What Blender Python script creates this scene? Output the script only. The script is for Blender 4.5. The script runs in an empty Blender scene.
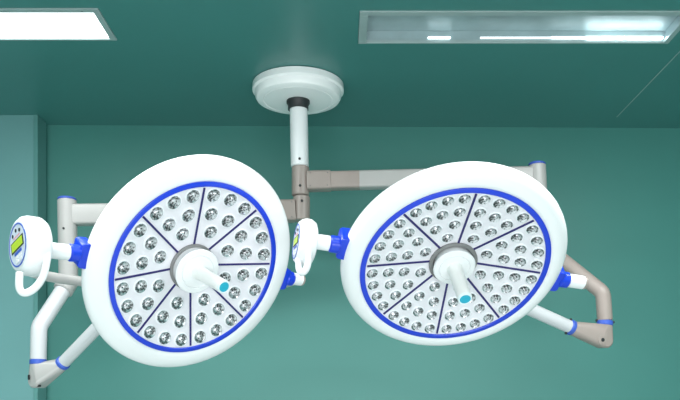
import bpy, bmesh, math
from mathutils import Vector, Matrix

S = bpy.context.scene
COL = S.collection
F = 780.0          # focal length in pixels
YH = 405.0         # image row of the horizon (level camera with vertical shift)
CAMZ = 1.376
CEIL = 2.75

# ------------------------------------------------------------------ camera
cam_d = bpy.data.cameras.new('camera')
cam = bpy.data.objects.new('camera', cam_d)
COL.objects.link(cam)
cam.location = (0, 0, CAMZ)
cam.rotation_euler = (math.radians(90), 0, 0)
cam_d.sensor_width = 36
cam_d.lens = 36 * F / 680
cam_d.shift_y = (YH - 200) / 680
cam_d.clip_start = 0.05
S.camera = cam

# ------------------------------------------------------------------ world, lights, exposure
w = bpy.data.worlds.new('world')
S.world = w
w.use_nodes = True
w.node_tree.nodes['Background'].inputs[0].default_value = (0.93, 0.97, 1.0, 1)
w.node_tree.nodes['Background'].inputs[1].default_value = 0.35

def area(name, loc, rot, sx, sy, power, color=(1, 1, 1), spread=180):
    d = bpy.data.lights.new(name, 'AREA')
    d.shape = 'RECTANGLE'
    d.size, d.size_y, d.energy, d.color = sx, sy, power, color
    d.spread = math.radians(spread)
    o = bpy.data.objects.new(name, d)
    COL.objects.link(o)
    o.location = loc
    o.rotation_euler = [math.radians(a) for a in rot]
    return o

# added low fill light behind the camera, and the room's other ceiling luminaires
area('window_light', (0.3, -2.2, 0.65), (90, 0, 0), 4.4, 1.1, 160, (0.98, 0.99, 1.0))
area('ceiling_light_rear_left', (-1.3, 0.6, 2.73), (0, 0, 0), 1.2, 0.5, 26, (0.98, 1.0, 1.0))
area('ceiling_light_mid_left', (-1.0, 2.15, 2.73), (0, 0, 0), 1.2, 0.3, 30, (0.98, 1.0, 1.0))
area('ceiling_light_mid_right', (1.0, 2.15, 2.73), (0, 0, 0), 1.2, 0.3, 30, (0.98, 1.0, 1.0))
area('ceiling_light_rear_right', (1.3, 0.6, 2.73), (0, 0, 0), 1.2, 0.5, 26, (0.98, 1.0, 1.0))

S.view_settings.view_transform = 'Standard'
S.view_settings.look = 'None'
S.view_settings.gamma = 1
S.view_settings.use_curve_mapping = False
S.view_settings.exposure = -0.08


# ------------------------------------------------------------------ materials
def mat(name, color, rough=0.4, metal=0.0, spec=0.5, noise=0.0, nscale=8.0, bump=0.0, bscale=60.0,
        emit=None, estr=0.0, coat=0.0, sharp=0.2):
    m = bpy.data.materials.new(name)
    m.use_nodes = True
    nt = m.node_tree
    b = nt.nodes['Principled BSDF']
    b.inputs['Base Color'].default_value = (*color, 1)
    b.inputs['Roughness'].default_value = rough
    b.inputs['Metallic'].default_value = metal
    b.inputs['Specular IOR Level'].default_value = spec
    b.inputs['Coat Weight'].default_value = coat
    if emit:
        b.inputs['Emission Color'].default_value = (*emit, 1)
        b.inputs['Emission Strength'].default_value = estr
    tc = nt.nodes.new('ShaderNodeTexCoord')
    if noise:
        n = nt.nodes.new('ShaderNodeTexNoise')
        n.inputs['Scale'].default_value = nscale
        n.inputs['Detail'].default_value = 4
        nt.links.new(tc.outputs['Object'], n.inputs['Vector'])
        r = nt.nodes.new('ShaderNodeValToRGB')
        r.color_ramp.elements[0].position = 0.5 - sharp
        r.color_ramp.elements[1].position = 0.5 + sharp
        r.color_ramp.elements[0].color = (*[c * (1 - noise) for c in color], 1)
        r.color_ramp.elements[1].color = (*[min(1, c * (1 + noise)) for c in color], 1)
        nt.links.new(n.outputs['Fac'], r.inputs['Fac'])
        nt.links.new(r.outputs['Color'], b.inputs['Base Color'])
    if bump:
        n2 = nt.nodes.new('ShaderNodeTexNoise')
        n2.inputs['Scale'].default_value = bscale
        nt.links.new(tc.outputs['Object'], n2.inputs['Vector'])
        bp = nt.nodes.new('ShaderNodeBump')
        bp.inputs['Strength'].default_value = bump
        bp.inputs['Distance'].default_value = 0.002
        nt.links.new(n2.outputs['Fac'], bp.inputs['Height'])
        nt.links.new(bp.outputs['Normal'], b.inputs['Normal'])
    return m

M = {
    'wall': mat('teal_wall', (0.055, 0.225, 0.198), 0.45, noise=0.03, nscale=1.5, bump=0.05, bscale=20),
    'pillar': mat('pale_teal_panel', (0.150, 0.335, 0.335), 0.35, noise=0.03, nscale=2),
    'strip': mat('corner_strip', (0.105, 0.28, 0.265), 0.35, noise=0.03, nscale=2),
    'ceiling': mat('teal_ceiling', (0.052, 0.205, 0.190), 0.36, noise=0.03, nscale=1.5),
    'floor': mat('floor_vinyl', (0.78, 0.80, 0.79), 0.3, noise=0.04, nscale=5),
    'white': mat('white_enamel', (0.82, 0.825, 0.84), 0.22, noise=0.01, nscale=3),
    'plate': mat('white_face_plate', (0.74, 0.72, 0.77), 0.35, noise=0.02, nscale=30),
    'pole': mat('white_painted_tube', (0.76, 0.78, 0.79), 0.3, noise=0.02, nscale=6),
    'canopy': mat('white_canopy', (0.96, 0.96, 0.96), 0.35, noise=0.02, nscale=8),
    'tan': mat('warm_grey_paint', (0.32, 0.268, 0.243), 0.38, noise=0.04, nscale=9),
    'pale': mat('pale_grey_paint', (0.41, 0.40, 0.39), 0.35, noise=0.03, nscale=9),
    'blue': mat('blue_trim', (0.008, 0.045, 0.58), 0.3, noise=0.04, nscale=15),
    'bluering': mat('blue_band', (0.05, 0.11, 0.50), 0.4, noise=0.04, nscale=15),
    'navy': mat('navy_divider', (0.014, 0.009, 0.12), 0.35, noise=0.03, nscale=15),
    'tubewhite': mat('off_white_tube', (0.58, 0.59, 0.61), 0.3, noise=0.02, nscale=6),
    'dark': mat('dark_rubber', (0.02, 0.022, 0.024), 0.5, noise=0.1, nscale=30),
    'slot': mat('dark_gap', (0.22, 0.22, 0.22), 0.5, metal=0.3, noise=0.1, nscale=30),
    'chrome': mat('lens_reflector', (0.42, 0.42, 0.44), 0.22, metal=0.8, noise=0.75, nscale=120, sharp=0.08),  # sharp colour noise imitates dark and bright reflections in the cup
    'lens': mat('lens_dome', (0.50, 0.50, 0.52), 0.1, metal=0.5, noise=0.8, nscale=150, sharp=0.08),  # glints and dark reflections put into the colour as noise
    'bezel': mat('lens_bezel', (0.80, 0.81, 0.85), 0.3, noise=0.02, nscale=30),
    'cyan': mat('cyan_cap', (0.012, 0.38, 0.54), 0.35, noise=0.05, nscale=40),
    'cyanr': mat('pale_rim', (0.75, 0.84, 0.86), 0.35, noise=0.02, nscale=40),
    'handle': mat('ivory_handle', (0.82, 0.82, 0.80), 0.35, noise=0.02, nscale=20),
    'screen': mat('green_lcd', (0.42, 0.58, 0.03), 0.3, noise=0.06, nscale=60, emit=(0.45, 0.62, 0.02), estr=0.15),
    'face': mat('panel_face', (0.60, 0.64, 0.74), 0.35, noise=0.02, nscale=60),
    'red': mat('red_print', (0.75, 0.25, 0.28), 0.4, noise=0.1, nscale=60),
    'frame': mat('aluminium_frame', (0.36, 0.45, 0.45), 0.35, metal=0.2, noise=0.05, nscale=12),
    'steel': mat('recess_steel', (0.33, 0.43, 0.45), 0.42, metal=0.25, noise=0.12, nscale=9),
    'glow': mat('lit_diffuser', (0.9, 0.9, 0.9), 0.5, noise=0.01, nscale=3, emit=(0.95, 1.0, 1.0), estr=6.0),
    'led_dim': mat('led_strip_dim', (0.9, 0.9, 0.9), 0.5, noise=0.01, nscale=3, emit=(0.9, 0.97, 1.0), estr=5.0),
    'led_faint': mat('led_strip_faint', (0.9, 0.9, 0.9), 0.5, noise=0.01, nscale=3, emit=(0.9, 0.97, 1.0), estr=1.3),
    'led': mat('led_strip', (0.9, 0.9, 0.9), 0.5, noise=0.01, nscale=3, emit=(0.9, 0.97, 1.0), estr=24.0),
}

# ------------------------------------------------------------------ helpers
def P(px, py, D):
    """world point lying at depth D, read off the photograph"""
    return Vector(((px - 340) * D / F, D, CAMZ - (py - YH) * D / F))

def obj(name, bm, m, parent=None, smooth=True, bevel=0.0):
    bmesh.ops.recalc_face_normals(bm, faces=bm.faces[:])
    me = bpy.data.meshes.new(name)
    bm.to_mesh(me)
    bm.free()
    o = bpy.data.objects.new(name, me)
    COL.objects.link(o)
    me.materials.append(M[m])
    if smooth:
        for p in me.polygons:
            p.use_smooth = True
        md = o.modifiers.new('es', 'EDGE_SPLIT')
        md.split_angle = math.radians(38)
    if bevel:
        b = o.modifiers.new('bv', 'BEVEL')
        b.width = bevel
        b.segments = 3
        b.limit_method = 'ANGLE'
        if smooth:
            o.modifiers.move(1, 0)
    if parent:
        o.parent = parent
    return o

def thing(name, label, cat, mtx, group=None):
    o = bpy.data.objects.new(name, None)
    COL.objects.link(o)
    o.matrix_world = mtx
    o.empty_display_size = 0.05
    o['label'] = label
    o['category'] = cat
    if group:
        o['group'] = group
    return o

def struct(name, bm, m, smooth=False, bevel=0):
    o = obj(name, bm, m, None, smooth, bevel)
    o['kind'] = 'structure'
    return o

def box(bm, x0, x1, y0, y1, z0, z1, mtx=None):
    vs = [bm.verts.new((x, y, z)) for x in (x0, x1) for y in (y0, y1) for z in (z0, z1)]
    for f in ((0, 1, 3, 2), (4, 6, 7, 5), (0, 4, 5, 1), (2, 3, 7, 6), (0, 2, 6, 4), (1, 5, 7, 3)):
        bm.faces.new([vs[i] for i in f])
    if mtx:
        bmesh.ops.transform(bm, matrix=mtx, verts=vs)
    return bm

def lathe(bm, prof, seg=48, mtx=None, closed=False):
    """profile of (r, z) revolved round local z"""
    rings, vs = [], []
    for r, z in prof:
        if r < 1e-6:
            v = [bm.verts.new((0, 0, z))]
        else:
            v = [bm.verts.new((r * math.cos(2 * math.pi * i / seg), r * math.sin(2 * math.pi * i / seg), z)) for i in range(seg)]
        rings.append(v)
        vs += v
    pairs = list(zip(rings[:-1], rings[1:]))
    if closed:
        pairs.append((rings[-1], rings[0]))
    for a, b in pairs:
        for i in range(seg):
            j = (i + 1) % seg
            if len(a) == 1 and len(b) == 1:
                continue
            if len(a) == 1:
                bm.faces.new((a[0], b[i], b[j]))
            elif len(b) == 1:
                bm.faces.new((a[i], a[j], b[0]))
            else:
                bm.faces.new((a[i], a[j], b[j], b[i]))
    if not closed:
        for ring in (rings[0], rings[-1]):
            if len(ring) > 1:
                bm.faces.new(ring)
    if mtx:
        bmesh.ops.transform(bm, matrix=mtx, verts=vs)
    return bm

def smooth_path(pts, n=8):
    """Catmull-Rom through the points"""
    pts = [Vector(p) for p in pts]
    q = [2 * pts[0] - pts[1]] + pts + [2 * pts[-1] - pts[-2]]
    out = []
    for i in range(1, len(q) - 2):
        for k in range(n):
            t = k / n
            a, b, c, d = q[i - 1], q[i], q[i + 1], q[i + 2]
            out.append(0.5 * ((2 * b) + (c - a) * t + (2 * a - 5 * b + 4 * c - d) * t * t + (3 * b - a - 3 * c + d) * t ** 3))
    out.append(pts[-1])
    return out

def fillet(pts, r, n=5):
    pts = [Vector(p) for p in pts]
    out = [pts[0]]
    for i in range(1, len(pts) - 1):
        a = pts[i] + (pts[i - 1] - pts[i]).normalized() * r
        c = pts[i] + (pts[i + 1] - pts[i]).normalized() * r
        for k in range(n + 1):
            t = k / n
            out.append((1 - t) ** 2 * a + 2 * t * (1 - t) * pts[i] + t * t * c)
    out.append(pts[-1])
    return out

def tube(bm, pts, r, seg=24, section=None, up=Vector((0, 0, 1)), radii=None):
    """sweep a round (or given) section along a path, caps slightly rounded"""
    pts = [Vector(p) for p in pts]
    t0 = (pts[1] - pts[0]).normalized()
    x = up.cross(t0)
    if x.length < 1e-3:
        x = Vector((1, 0, 0))
    x.normalize()
    rings = []
    sec = section or [(math.cos(2 * math.pi * i / seg), math.sin(2 * math.pi * i / seg)) for i in range(seg)]
    seg = len(sec)
    n = len(pts)
    def ring(p, x, y, s):
        return [bm.verts.new(p + (x * a + y * b) * s) for a, b in sec]
    for i, p in enumerate(pts):
        if i == 0:
            t = t0
        elif i == n - 1:
            t = (pts[-1] - pts[-2]).normalized()
        else:
            t = ((pts[i + 1] - p).normalized() + (p - pts[i - 1]).normalized()).normalized()
        x = (x - t * x.dot(t)).normalized()
        y = t.cross(x)
        rr = (radii[i] if radii else r)
        e = min(0.004, rr * 0.2)
        es = (rr - e) / rr
        if i == 0:
            rings.append(ring(p, x, y, rr * es))
            rings.append(ring(p + t * e, x, y, rr))
        elif i == n - 1:
            rings.append(ring(p - t * e, x, y, rr))
            rings.append(ring(p, x, y, rr * es))
        else:
            rings.append(ring(p, x, y, rr))
    for a, b in zip(rings[:-1], rings[1:]):
        for i in range(seg):
            j = (i + 1) % seg
            bm.faces.new((a[i], a[j], b[j], b[i]))
    bm.faces.new(rings[0])
    bm.faces.new(rings[-1])
    return bm

def along(p, d):
    """matrix that puts local z along d at p"""
    return Matrix.Translation(Vector(p)) @ Vector(d).to_track_quat('Z', 'Y').to_matrix().to_4x4()

def rsec(a, b, rad, n=4):
    """rounded rectangle, half sizes a, b"""
    out = []
    for cx, cy, s in ((a - rad, b - rad, 0), (-a + rad, b - rad, 90), (-a + rad, -b + rad, 180), (a - rad, -b + rad, 270)):
        for k in range(n + 1):
            t = math.radians(s + 90 * k / n)
            out.append((cx + rad * math.cos(t), cy + rad * math.sin(t)))
    return out

def plate(bm, outline, z0, z1, mtx=None):
    a = [bm.verts.new((x, y, z0)) for x, y in outline]
    b = [bm.verts.new((x, y, z1)) for x, y in outline]
    bm.faces.new(a)
    bm.faces.new(b)
    k = len(a)
    for i in range(k):
        j = (i + 1) % k
        bm.faces.new((a[i], a[j], b[j], b[i]))
    if mtx:
        bmesh.ops.transform(bm, matrix=mtx, verts=a + b)
    return bm

# ------------------------------------------------------------------ the room
def slab(pts2d, z0, z1):
    bm = bmesh.new()
    return plate(bm, pts2d, z0, z1)

RX0, RX1, RY0 = -2.4, 2.4, -3.0
BY = lambda x: 3.848 + 0.0133 * x          # back wall runs very slightly away to the right

# ceiling with the two rectangular openings of the luminaires
LX0, LX1, LY0, LY1 = -1.44, -0.837, 2.700, 2.934
GX0, GX1, GY0, GY1 = 0.068, 1.245, 2.718, 2.960
bm = bmesh.new()
yb = 4.0
for x0, x1, y0, y1 in ((RX0, RX1, RY0, LY0), (RX0, LX0, LY0, yb), (LX1, GX0, LY0, yb), (GX1, RX1, LY0, yb),
                       (LX0, LX1, LY1, yb), (GX0, GX1, LY0, GY0), (GX0, GX1, GY1, yb)):
    box(bm, x0, x1, y0, y1, CEIL, CEIL + 0.12)
struct('ceiling', bm, 'ceiling')
struct('wall_back', slab([(RX0, BY(RX0)), (RX1, BY(RX1)), (RX1, 4.1), (RX0, 4.1)], 0, CEIL + 0.12), 'wall')
# the projecting wall on the left, with its corner strip
PX, PY = -1.431, 3.697
struct('wall_left', slab([(RX0 + 0.001, PY), (PX - 0.018, PY), (PX - 0.018, 3.812), (RX0 + 0.001, 3.812)], 0, CEIL), 'pillar')
struct('trim_1', slab([(PX - 0.020, PY - 0.006), (PX, PY - 0.006), (PX, 3.800), (PX - 0.018, 3.800), (PX - 0.018, PY), (PX - 0.020, PY)], 0, CEIL), 'strip', bevel=0.002)
bm = bmesh.new(); box(bm, RX1, RX1 + 0.12, RY0, 4.1, 0, CEIL + 0.12)
struct('wall_right', bm, 'wall')
bm = bmesh.new(); box(bm, RX0 - 0.12, RX0, RY0, 4.1, 0, CEIL + 0.12)
struct('wall_far_left', bm, 'wall')
bm = bmesh.new(); box(bm, RX0, RX1, RY0, 4.1, -0.1, 0)
struct('floor', bm, 'floor')
bm = bmesh.new(); box(bm, 1.318, 1.322, 3.02, 3.72, CEIL - 0.0015, CEIL)
struct('trim_2', bm, 'frame')

# ------------------------------------------------------------------ ceiling luminaires
def ring_frame(bm, x0, x1, y0, y1, wl, wr, wn, wf, z0, z1):
    box(bm, x0, x1, y0, y0 + wn, z0, z1)
    box(bm, x0, x1, y1 - wf, y1, z0, z1)
    box(bm, x0, x0 + wl, y0 + wn, y1 - wf, z0, z1)
    box(bm, x1 - wr, x1, y0 + wn, y1 - wf, z0, z1)
    return bm

t = thing('ceiling_light', 'lit white rectangular light panel set in the teal ceiling, far left', 'ceiling light',
          Matrix.Translation(((LX0 + LX1) / 2, (LY0 + LY1) / 2, CEIL)), 'recessed ceiling lights')
cx, cy = (LX0 + LX1) / 2, (LY0 + LY1) / 2
hx, hy = (LX1 - LX0) / 2 - 0.001, (LY1 - LY0) / 2 - 0.001
bm = bmesh.new(); ring_frame(bm, -hx, hx, -hy, hy, 0.024, 0.024, 0.026, 0.010, -0.004, 0.03)
obj('frame', bm, 'frame', t, False, 0.001)
bm = bmesh.new(); box(bm, -hx + 0.02, hx - 0.022, -hy + 0.02, hy - 0.008, 0.006, 0.02)
obj('diffuser', bm, 'glow', t, False)
bm = bmesh.new(); lathe(bm, [(0, -0.001), (0.0025, -0.001), (0.0025, 0.002), (0, 0.002)], 12, Matrix.Translation((hx - 0.06, -hy + 0.014, -0.004)))
obj('screw', bm, 'dark', t)

cx, cy = (GX0 + GX1) / 2, (GY0 + GY1) / 2
hx, hy = (GX1 - GX0) / 2 - 0.001, (GY1 - GY0) / 2 - 0.001
t = thing('ceiling_light', 'long recessed metal ceiling light, dim grey on its left and glowing at its right', 'ceiling light',
          Matrix.Translation((cx, cy, CEIL)), 'recessed ceiling lights')
bm = bmesh.new(); ring_frame(bm, -hx, hx, -hy, hy, 0.030, 0.020, 0.026, 0.008, -0.004, 0.008)
obj('frame', bm, 'frame', t, False, 0.001)
bm = bmesh.new()
ring_frame(bm, -hx, hx, -hy, hy, 0.012, 0.012, 0.006, 0.006, 0.008, 0.075)
box(bm, -hx, hx, -hy, hy, 0.075, 0.08)
obj('housing', bm, 'steel', t, False)
bm = bmesh.new()
box(bm, -hx + 0.014, hx - 0.014, -hy + 0.008, hy - 0.008, 0.042, 0.048)
obj('reflector', bm, 'steel', t, False)
for a, b, mm in ((0.333, 0.417, 'led_dim'), (0.53, 0.80, 'led_faint'), (0.80, 0.93, 'led_dim'), (0.93, 1.22, 'led')):  # added emitting strips, graded in strength to imitate the uneven glow
    bm = bmesh.new()
    box(bm, a - cx, b - cx, hy - 0.0125, hy - 0.0085, 0.012, 0.017)
    obj('led_strip', bm, mm, t, False)

# ------------------------------------------------------------------ ceiling mount and column
CD = 3.35
cpx = 300.5
cX = (cpx - 340) * CD / F
zz = lambda py, D=CD: CAMZ - (py - YH) * D / F
base = Vector((cX - 0.010, CD, CEIL))
t = thing('ceiling_mount', 'round white ceiling canopy with the central drop pole carrying both surgical lamps', 'ceiling mount',
          Matrix.Translation(base))
bm = bmesh.new()
lathe(bm, [(0, 0), (0.188, 0), (0.195, -0.003), (0.196, -0.028), (0.192, -0.032), (0.186, -0.034), (0.184, -0.052),
           (0.178, -0.062), (0.165, -0.067), (0.150, -0.0675), (0.148, -0.064), (0.145, -0.0675), (0.09, -0.069), (0, -0.069)], 72)
obj('canopy', bm, 'canopy', t)
bm = bmesh.new()
lathe(bm, [(0, -0.066), (0.050, -0.066), (0.050, -0.078), (0.044, -0.088), (0.044, -0.106), (0, -0.106)], 40)
obj('collar', bm, 'dark', t)
L = lambda p: Vector(p) - base
bm = bmesh.new(); tube(bm, [L((cX - .008, CD, CEIL - 0.100)), L((cX - .003, CD, zz(167)))], 0.0385, 40)
obj('pole', bm, 'pole', t)
bm = bmesh.new(); tube(bm, [L((cX, CD, zz(167))), L((cX, CD, zz(196)))], 0.0375, 40)
obj('upper_hub', bm, 'tan', t)
bm = bmesh.new(); tube(bm, [L((cX + .004, CD, zz(196.6))), L((cX + .004, CD, zz(221)))], 0.0365, 40)
obj('lower_hub', bm, 'tan', t)
for py, dx in ((161.5, -.002), (188, 0), (203, .008)):
    bm = bmesh.new()
    lathe(bm, [(0, 0), (0.0055, 0), (0.0055, 0.004), (0.003, 0.005), (0.002, 0.003), (0, 0.003)], 16, along(L((cX + dx, CD - 0.0365, zz(py))), (0, -1, 0)))
    obj('bolt', bm, 'dark', t)

# ------------------------------------------------------------------ suspension arms
def bolt(p, d, t, b, r=0.004, m='dark', hb=0.0045):
    bm = bmesh.new()
    lathe(bm, [(0, -0.002), (r, -0.002), (r, hb * .7), (r * .6, hb), (0, hb)], 16, along(Vector(p) - b, d))
    obj('bolt', bm, m, t)

def arm(label, beam_pts, hh, sleeve_end, two_tone, post_top, post_bot, elbow, knee, jc, ring2, yoke_hub, mats, r_post, r_tube, r_low, pivot_r, pivot_off):
    b = beam_pts[0]
    t = thing('suspension_arm', label, 'lamp arm', Matrix.Translation(b), 'suspension arms of the surgical lamps')
    L = lambda p: Vector(p) - b
    d = (beam_pts[1] - b).normalized()
    full = (beam_pts[1] - b).length
    sec = rsec(0.03, hh, 0.012)
    # section axes: x = up x dir (horizontal), y = vertical
    bm = bmesh.new(); tube(bm, [L(b + d * 0.030), L(b + d * sleeve_end)], 1.0, section=rsec(0.034, hh + 0.003, 0.012))
    obj('sleeve', bm, 'tan', t)
    bm = bmesh.new(); tube(bm, [L(b + d * (sleeve_end - .002)), L(b + d * two_tone)], 1.0, section=sec)
    obj('arm_tube', bm, 'tan', t)
    bm = bmesh.new(); tube(bm, [L(b + d * (two_tone - .002)), L(b + d * (full - r_post * .6))], 1.0, section=sec)
    obj('arm_tube', bm, mats[0], t)
    side = d.cross(Vector((0, 0, 1))).normalized()
    if side.y > 0:
        side = -side
    for s in (0.045, sleeve_end - 0.012):
        for h in (-1, 1):
            bolt(b + d * s + side * 0.034 + Vector((0, 0, h * (hh - 0.010))), side, t, b, 0.0022, 'slot')
    # vertical post with a blue cap
    bm = bmesh.new(); tube(bm, [L(post_top), L(post_bot)], r_post, 36)
    obj('post', bm, mats[1], t)
    bm = bmesh.new(); tube(bm, [L(post_top - Vector((0, 0, 0.001))), L(post_top + Vector((0, 0, 0.009)))], r_post * 0.98, 36)
    obj('cap', bm, 'bluering', t)
    bolt(post_top + Vector((0.0, -r_post, -0.125)), (0, -1, 0), t, b, 0.0045)
    # elbow knuckle below the post and the dropping tube
    dn = (elbow - post_bot).normalized()
    bm = bmesh.new()
    tube(bm, [L(post_bot + Vector((0, 0, 0.03))), L(post_bot), L(post_bot + dn * 0.05)], r_post * 1.04, 32)
    obj('knuckle', bm, 'slot' if False else mats[1], t)
    bm = bmesh.new()
    tube(bm, fillet([L(post_bot + dn * 0.02), L(elbow), L(knee)], 0.018), r_tube, 32)
    obj('drop_tube', bm, mats[2], t)
    # blue band, joint housing
    dk = (jc - knee).normalized()
    bm = bmesh.new(); tube(bm, [L(knee - dk * 0.003), L(knee + dk * 0.019)], r_tube * 1.06, 32)
    obj('blue_band', bm, 'bluering', t)
    k0 = knee + dk * 0.017
    d2 = (yoke_hub - ring2).normalized()
    hull = bmesh.new()
    def disc(c, ax, r, n=28):
        q = Vector(ax).to_track_quat('Z', 'Y')
        for i in range(n):
            a = 2 * math.pi * i / n
            hull.verts.new(L(c + q @ Vector((r * math.cos(a), r * math.sin(a), 0))))
    disc(k0, dk, r_tube * 1.03)
    disc(ring2 - d2 * 0.002, d2, r_low * 1.12)
    nrm = dk.cross(d2).normalized()
    if nrm.y > 0:
        nrm = -nrm
    for s, rr in ((-0.024, 0.030), (0.024, 0.030), (-0.03, 0.024), (0.03, 0.024)):
        disc(jc + nrm * s, nrm, rr)
    bmesh.ops.convex_hull(hull, input=hull.verts[:])
    loose = [v for v in hull.verts if not v.link_faces]
    bmesh.ops.delete(hull, geom=loose, context='VERTS')
    obj('joint_housing', hull, mats[3], t)
    bm = bmesh.new(); tube(bm, [L(ring2 - d2 * 0.004), L(ring2 + d2 * 0.016)], r_low * 1.2, 32)
    obj('blue_band', bm, 'bluering', t)
    bm = bmesh.new(); tube(bm, [L(ring2 + d2 * 0.010), L(yoke_hub)], r_low, 32)
    obj('lower_tube', bm, mats[4], t)
    bm = bmesh.new()
    pc = jc + nrm * 0.0325 + Vector(pivot_off)
    if pivot_r > 0.006:
        lathe(bm, [(0, 0), (0.021, 0), (0.021, 0.003), (0.019, 0.004), (0, 0.004)], 32, along(pc - b, nrm))
        obj('pivot_disc', bm, mats[3], t)
        bolt(pc + nrm * 0.002, nrm, t, b, pivot_r)
    else:
        for (ox, oz) in ((-0.010, 0.012), (0.030, -0.022)):
            bm = bmesh.new()
            plate(bm, rsec(0.005, 0.010, 0.004) if ox < 0 else rsec(0.010, 0.004, 0.003), -0.001, 0.002, along(pc + Vector((ox, 0, oz)) - b, nrm))
            obj('bolt_slot', bm, 'dark', t)
    for q, rr, ax in ((knee + dk * 0.001, r_tube, dk), (ring2 + d2 * 0.018, r_low, d2)):
        sv = ax.cross(Vector((0, 1, 0))).normalized()
        if sv.x < 0:
            sv = -sv
        if pivot_r > 0.006:
            for sg in (1, -1):
                bolt(q + sv * rr * sg, sv * sg, t, b, 0.0055, 'dark', 0.008)
    return t, L, nrm

# ------------------------------------------------------------------ lamp heads
def frame_of(C, n, u):
    n = Vector(n).normalized()
    u = Vector(u)
    u = (u - n * u.dot(n)).normalized()
    v = n.cross(u)
    m = Matrix.Identity(4)
    for i, a in enumerate((u, v, n)):
        m[0][i], m[1][i], m[2][i] = a
    return Matrix.Translation(Vector(C)) @ m

DISH = 0.050     # the lens field is a shallow cone, deepest at the hub

def lamp(label, Ro, hd, C, n, u, spoke0, rows, led_r, tip_h, tip_off, panel_r, loop_px, yoke_deg, stub, RP, yaw, roll, hs, hz, lift):
    mtx = frame_of(C, n, u)
    inv = mtx.inverted()
    t = thing('surgical_lamp', label, 'surgical lamp', mtx, 'surgical lamp heads')
    # housing: rounded rim, flat step for the face, domed back
    bm = bmesh.new()
    cone = lambda q: -DISH * (1 - q / 0.2845)
    prof = [(0, -DISH - 0.006), (0.2845, -0.006), (0.296, -0.004), (0.300, 0.0), (0.304, 0.003), (0.314, 0.004)]
    for k in range(0, 13):
        a = math.radians(90 - k * 12)
        prof.append((0.318 + (Ro - 0.318) * math.cos(a), 0.004 - hd + hd * math.sin(a)))
    prof += [(0.325, -2 * hd + 0.002), (0.30, -2 * hd - 0.004), (0.24, -0.104), (0.15, -0.116), (0.07, -0.122), (0, -0.123)]
    lathe(bm, prof, 120)
    obj('housing', bm, 'white', t)
    bm = bmesh.new()
    lathe(bm, [(0.284, -0.005), (0.284, 0.003), (0.286, 0.005), (0.298, 0.0055), (0.3005, 0.004), (0.3005, -0.005)], 120, closed=True)
    obj('trim_ring', bm, 'blue', t)
    bm = bmesh.new()
    lathe(bm, [(0.0, -DISH - 0.005), (0.2845, -0.005), (0.2845, 0.0), (0.0, -DISH)], 96)
    obj('face_plate', bm, 'plate', t)
    # dividers
    for k in range(8):
        a = math.radians(spoke0 + 45 * k)
        bm = bmesh.new()
        box(bm, 0.074, 0.2845, -0.0034, 0.0034, -0.001, 0.0026, Matrix.Rotation(a, 4, 'Z') @ Matrix.Translation((0, 0, -DISH)) @ Matrix.Rotation(-math.atan(DISH / 0.2845), 4, 'Y'))
        obj('divider', bm, 'navy', t, False, 0.0008)
    # light units
    bmb = bmesh.new()
    R = led_r
    lathe(bmb, [(R * 1.22, -0.001), (R * 1.20, 0.0012), (R * 1.08, 0.0028), (R * 1.01, 0.0030), (R * 0.98, 0.0016), (R * .98, -0.001)], 28, closed=True)
    ob = obj('led_bezel', bmb, 'bezel', t)
    bmc = bmesh.new()
    rr = []
    lathe(bmc, [(R * 0.99, 0.0), (R * 0.99, 0.0034), (R * 0.94, 0.0038), (R * 0.72, 0.0018), (R * 0.42, 0.0008), (0, 0.0008)], 18)
    oc = obj('led_reflector', bmc, 'chrome', t, False)
    oc.parent = ob
    bml = bmesh.new()
    lathe(bml, [(R * 0.46, 0.0008), (R * 0.44, 0.003), (R * 0.34, 0.0052), (R * 0.18, 0.0062), (0, 0.0064)], 18)
    ol = obj('led_lens', bml, 'lens', t)
    ol.parent = ob
    first = True
    for k in range(8):
        for rad, angs in rows:
            for da in angs:
                a = math.radians(spoke0 + 45 * k + da)
                loc = Vector((rad * math.cos(a), rad * math.sin(a), cone(rad)))
                k2 = DISH / 0.2845
                rot = Vector((-k2 * math.cos(a), -k2 * math.sin(a), 1)).to_track_quat('Z', 'Y').to_euler()
                if first:
                    ob.location = loc
                    ob.rotation_euler = rot
                    first = False
                    continue
                c = ob.copy(); COL.objects.link(c); c.parent = t; c.location = loc
                c.rotation_euler = rot
                for src in (oc, ol):
                    g = src.copy(); COL.objects.link(g); g.parent = c
    # hub
    bm = bmesh.new()
    q = 0.0805 if hs > 1.1 else 0.0775
    zq = cone(q)
    lathe(bm, [(q, zq - 0.003), (q, zq + 0.006), (q - 0.0035, zq + 0.008), (0.066, zq + 0.007), (0.060, zq - 0.003)], 64, closed=True)
    obj('hub_ring', bm, 'slot', t)
    bm = bmesh.new()
    lathe(bm, [(a * hs, hz + b) for a, b in
               [(0.061, -0.040), (0.063, -0.016), (0.066, -0.010), (0.067, -0.006), (0.064, -0.002), (0.050, 0), (0.0485, -0.0025),
                (0.047, 0), (0.028, 0.002), (0, 0.002)]], 72)
    obj('hub', bm, 'white', t)
    bm = bmesh.new()
    lathe(bm, [(0.027, hz - 0.002), (0.0245, hz + 0.004), (0.0225, hz + 0.018), (0.0222, tip_h - 0.02), (0.0228, tip_h - 0.006), (0.0210, tip_h), (0, tip_h)], 48)
    sh = lambda m_: bmesh.ops.transform(m_, matrix=Matrix(((1, 0, tip_off[0] / tip_h, 0), (0, 1, tip_off[1] / tip_h, 0), (0, 0, 1, 0), (0, 0, 0, 1))), verts=m_.verts[:])
    sh(bm)
    h = obj('grip_handle', bm, 'handle', t)
    bm = bmesh.new()
    lathe(bm, [(0.0225, tip_h - 0.007), (0.0222, tip_h - 0.001), (0.0205, tip_h + 0.0015), (0.017, tip_h + 0.0015), (0.017, tip_h - 0.007)], 40, closed=True)
    sh(bm)
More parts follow.
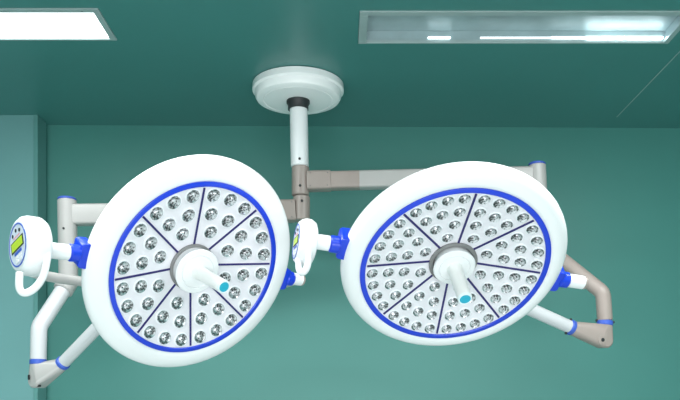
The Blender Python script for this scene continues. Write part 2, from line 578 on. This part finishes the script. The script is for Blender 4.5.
    o = obj('end_rim', bm, 'cyanr', t); o.parent = h
    bm = bmesh.new()
    lathe(bm, [(0.0178, tip_h - 0.001), (0.0175, tip_h + 0.0008), (0, tip_h + 0.0014)], 40)
    sh(bm)
    o = obj('end_cap', bm, 'cyan', t); o.parent = h
    # pivots on both sides
    zc = -0.034
    for s in (-1, 1):
        bm = bmesh.new()
        e0 = Ro - 0.022
        out = [(e0, 0.034), (e0 + 0.008, 0.041), (e0 + 0.034, 0.039), (e0 + 0.041, 0.033), (e0 + 0.041, -0.033),
               (e0 + 0.034, -0.039), (e0 + 0.008, -0.041), (e0, -0.034)]
        plate(bm, [(s * a, b) for a, b in out], -0.074, -0.014)
        cl = obj('pivot_clamp', bm, 'blue', t, True, 0.004)
        bm = bmesh.new()
        tube(bm, [(s * (Ro + 0.013), 0, zc), (s * (Ro + 0.046), 0, zc)], 0.0262, 28)
        o = obj('collar', bm, 'blue', t); o.parent = cl
    # stubs
    bm = bmesh.new(); tube(bm, [(-Ro - 0.044, 0, zc), (-panel_r[0] - 0.004, 0, zc)], 0.0235, 32)
    obj('pivot_tube', bm, 'white', t)
    bm = bmesh.new(); tube(bm, [(Ro + 0.044, 0, zc), (Ro + 0.044 + stub, 0, zc)], 0.0225, 32)
    obj('pivot_tube', bm, 'white', t)
    bm = bmesh.new(); tube(bm, [(Ro + 0.040 + stub, 0, zc), (Ro + 0.052 + stub, 0, zc)], 0.0215, 32)
    obj('end_cap', bm, 'tan', t)
    # yoke arc behind the head
    cam_p = Vector((0, 0, CAMZ))
    dvw = (inv.to_3x3() @ (Vector(C) - cam_p)).normalized()
    wv = Vector((0, dvw.y, dvw.z)).normalized()
    wv = Matrix.Rotation(math.radians(yoke_deg), 3, 'X') @ wv
    pts = []
    aL, aR = panel_r[0] + 0.012, Ro + 0.044 + stub - 0.012
    for k in range(0, 33):
        a = math.pi * k / 32
        ca, sa = math.cos(a), math.sin(a)
        e = 0.62
        x = math.copysign(abs(ca) ** e, ca)
        y = abs(sa) ** e
        pts.append(Vector(((aR if x > 0 else aL) * x, 0, zc)) + wv * 0.39 * y)
    bm = bmesh.new(); tube(bm, pts, 0.017, 20, up=Vector((0.3, 1, 0.2)))
    obj('yoke', bm, 'pale', t)
    hub_w = mtx @ (Vector((0.5 * (aR - aL) * 0, 0, zc)) + wv * 0.39)
    bm = bmesh.new(); tube(bm, [Vector((-0.045, 0, zc)) + wv * 0.39, Vector((0.045, 0, zc)) + wv * 0.39], 0.032, 28)
    obj('yoke_hub', bm, 'pale', t)
    # control panel: a drum on the outer end of the left pivot
    r0, r1 = panel_r
    ax = inv.to_3x3() @ (Matrix.Rotation(math.radians(yaw), 3, 'Z') @ (mtx.to_3x3() @ Vector((-1, 0, 0))))
    up_w = Vector((0, 0, 1))
    upl = inv.to_3x3() @ up_w
    upl = (upl - ax * upl.dot(ax)).normalized()
    sd = upl.cross(ax).normalized()     # panel local x so that x, y(up), z(out) is right handed
    pm = Matrix.Identity(4)
    for i, a in enumerate((sd, upl, ax)):
        pm[0][i], pm[1][i], pm[2][i] = a
    pm = Matrix.Translation(Vector((-r0, 0, zc)) + upl * lift) @ pm
    T = r1 - r0
    pr = pm @ Matrix.Rotation(math.radians(roll), 4, 'Z') @ Matrix.Diagonal((RP / 0.087, RP / 0.087, 1, 1))
    bm = bmesh.new()
    lathe(bm, [(0, 0), (RP - 0.022, 0), (RP - 0.008, 0.006), (RP, 0.020), (RP, T - 0.022), (RP - 0.004, T - 0.010),
               (RP - 0.013, T - 0.001), (RP - 0.016, T), (0, T)], 72, pm)
    drum = obj('control_panel', bm, 'white', t)
    def sub(name, bm, m, smooth=False):
        o = obj(name, bm, m, t, smooth)
        o.parent = drum
        return o
    bm = bmesh.new()
    lathe(bm, [(0.064, T - 0.001), (0.064, T + 0.001), (0.0, T + 0.001), ], 56, pr)
    sub('panel_face', bm, 'face')
    bm = bmesh.new()
    lathe(bm, [(0.064, T), (0.064, T + 0.0018), (0.0595, T + 0.0018), (0.0595, T)], 56, pr, closed=True)
    sub('blue_border', bm, 'bluering')
    def chip(name, m, x0, x1, y0, y1, h=0.0025):
        bm = bmesh.new(); box(bm, x0, x1, y0, y1, T + 0.0005, T + h, pr)
        return sub(name, bm, m)
    chip('display_frame', 'dark', -0.046, 0.046, -0.014, 0.018, 0.0022)
    chip('display', 'screen', -0.040, 0.040, -0.010, 0.014, 0.003)
    chip('blue_key', 'bluering', -0.026, 0.026, -0.026, -0.018)
    for y in (-0.038, -0.050):
        for x in (-0.022, 0.004):
            chip('key', 'white', x, x + 0.018, y, y + 0.009)
    for x, y in ((-0.026, 0.036), (0.0, 0.044), (0.026, 0.036)):
        bm = bmesh.new()
        lathe(bm, [(0, T), (0.0055, T), (0.0055, T + 0.0025), (0, T + 0.003)], 16, pr @ Matrix.Translation((x, y, 0)))
        sub('button', bm, 'dark')
    for x in (-0.018, -0.006, 0.006, 0.018):
        chip('red_mark', 'red', x - 0.004, x + 0.004, 0.0235, 0.0285, 0.0015)
    # grab loop under the panel
    pts = smooth_path([inv @ P(*q) for q in loop_px], 8)
    bm = bmesh.new(); tube(bm, pts, 0.0105, 18)
    o = obj('grab_loop', bm, 'white', t, True); o.parent = drum
    return t, hub_w

A = [8.0, 22.5, 37.0]
lampL, hubL = lamp('left surgical lamp head, ring of fewer larger lenses, display panel on its outer left side', 0.374, 0.031,
    (-0.4690, 2.560, 0.4390 + CAMZ), (0.577, -0.628, -0.521), (0.7264, 0.6866, 0.031), 11.9,
    [(0.256, (8.0, 22.5, 37.0)), (0.192, (12.0, 33.0)), (0.132, (22.5,))], 0.0222, 0.148, (0.015, 0.014),
    (0.493, 0.567),
    [(46, 243, 2.19), (47, 258, 2.185), (43, 276, 2.175), (35, 288, 2.165), (25, 293, 2.15), (19.5, 288, 2.14), (19.5, 272, 2.14)],
    -14, 0.045, 0.085, 1, 14, 1.16, 0.008, 0.004)
lampR, hubR = lamp('right surgical lamp head, ring of many small lenses, display panel between the two lamps', 0.359, 0.036,
    (0.3617, 2.455, 0.4262 + CAMZ), (0.0741, -0.643, -0.762), (0.9671, 0.234, -0.0993), 7.8,
    [(0.262, (6.5, 17.2, 27.9, 38.6)), (0.210, (8.5, 22.5, 36.5)), (0.159, (12.0, 33.0)), (0.107, (22.5,))], 0.0180, 0.133, (0.010, -0.002),
    (0.450, 0.507),
    [(308, 246, 2.31), (308, 262, 2.31), (305.5, 270, 2.31), (301.5, 272.5, 2.32), (299, 268, 2.33), (299, 258, 2.34)],
    0, 0.060, 0.072, 0, 0, 1.0, -0.004, -0.009)
# left arm
b0 = Vector((cX + .004, CD, zz(211)))
D1, D2 = 3.2, 3.08
tl, Lf, nr = arm('left suspension arm, reaching from the lower hub to the post beside the left lamp',
    [b0, P(67, 215.3, D1)], 0.042, 0.11, 0.22, P(67, 200, D1), P(68.5, 282, D1), P(39, 327, D2), P(38.3, 360, D2),
    P(38.5, 380.5, D2), P(62, 364, D2), hubL, ('pale', 'pale', 'tubewhite', 'pale', 'tubewhite'), 0.0385, 0.0315, 0.0245, 0.005, (0, 0, 0))
# right arm
b1 = Vector((cX, CD, zz(181.7)))
tr, Lr, nr2 = arm('right suspension arm, reaching from the upper hub to the post behind the right lamp',
    [b1, P(537, 176, 3.30)], 0.037, 0.13, 0.255, P(537, 165, 3.30), P(541, 243, 3.30), P(603, 293, 3.11), P(605, 321, 3.11),
    P(603, 340.5, 3.11), P(572, 328, 3.09), hubR, ('pale', 'pale', 'tan', 'tan', 'tubewhite'), 0.0365, 0.0300, 0.0255, 0.0085, (-0.024, 0, 0.001))
b = tr.matrix_world.translation
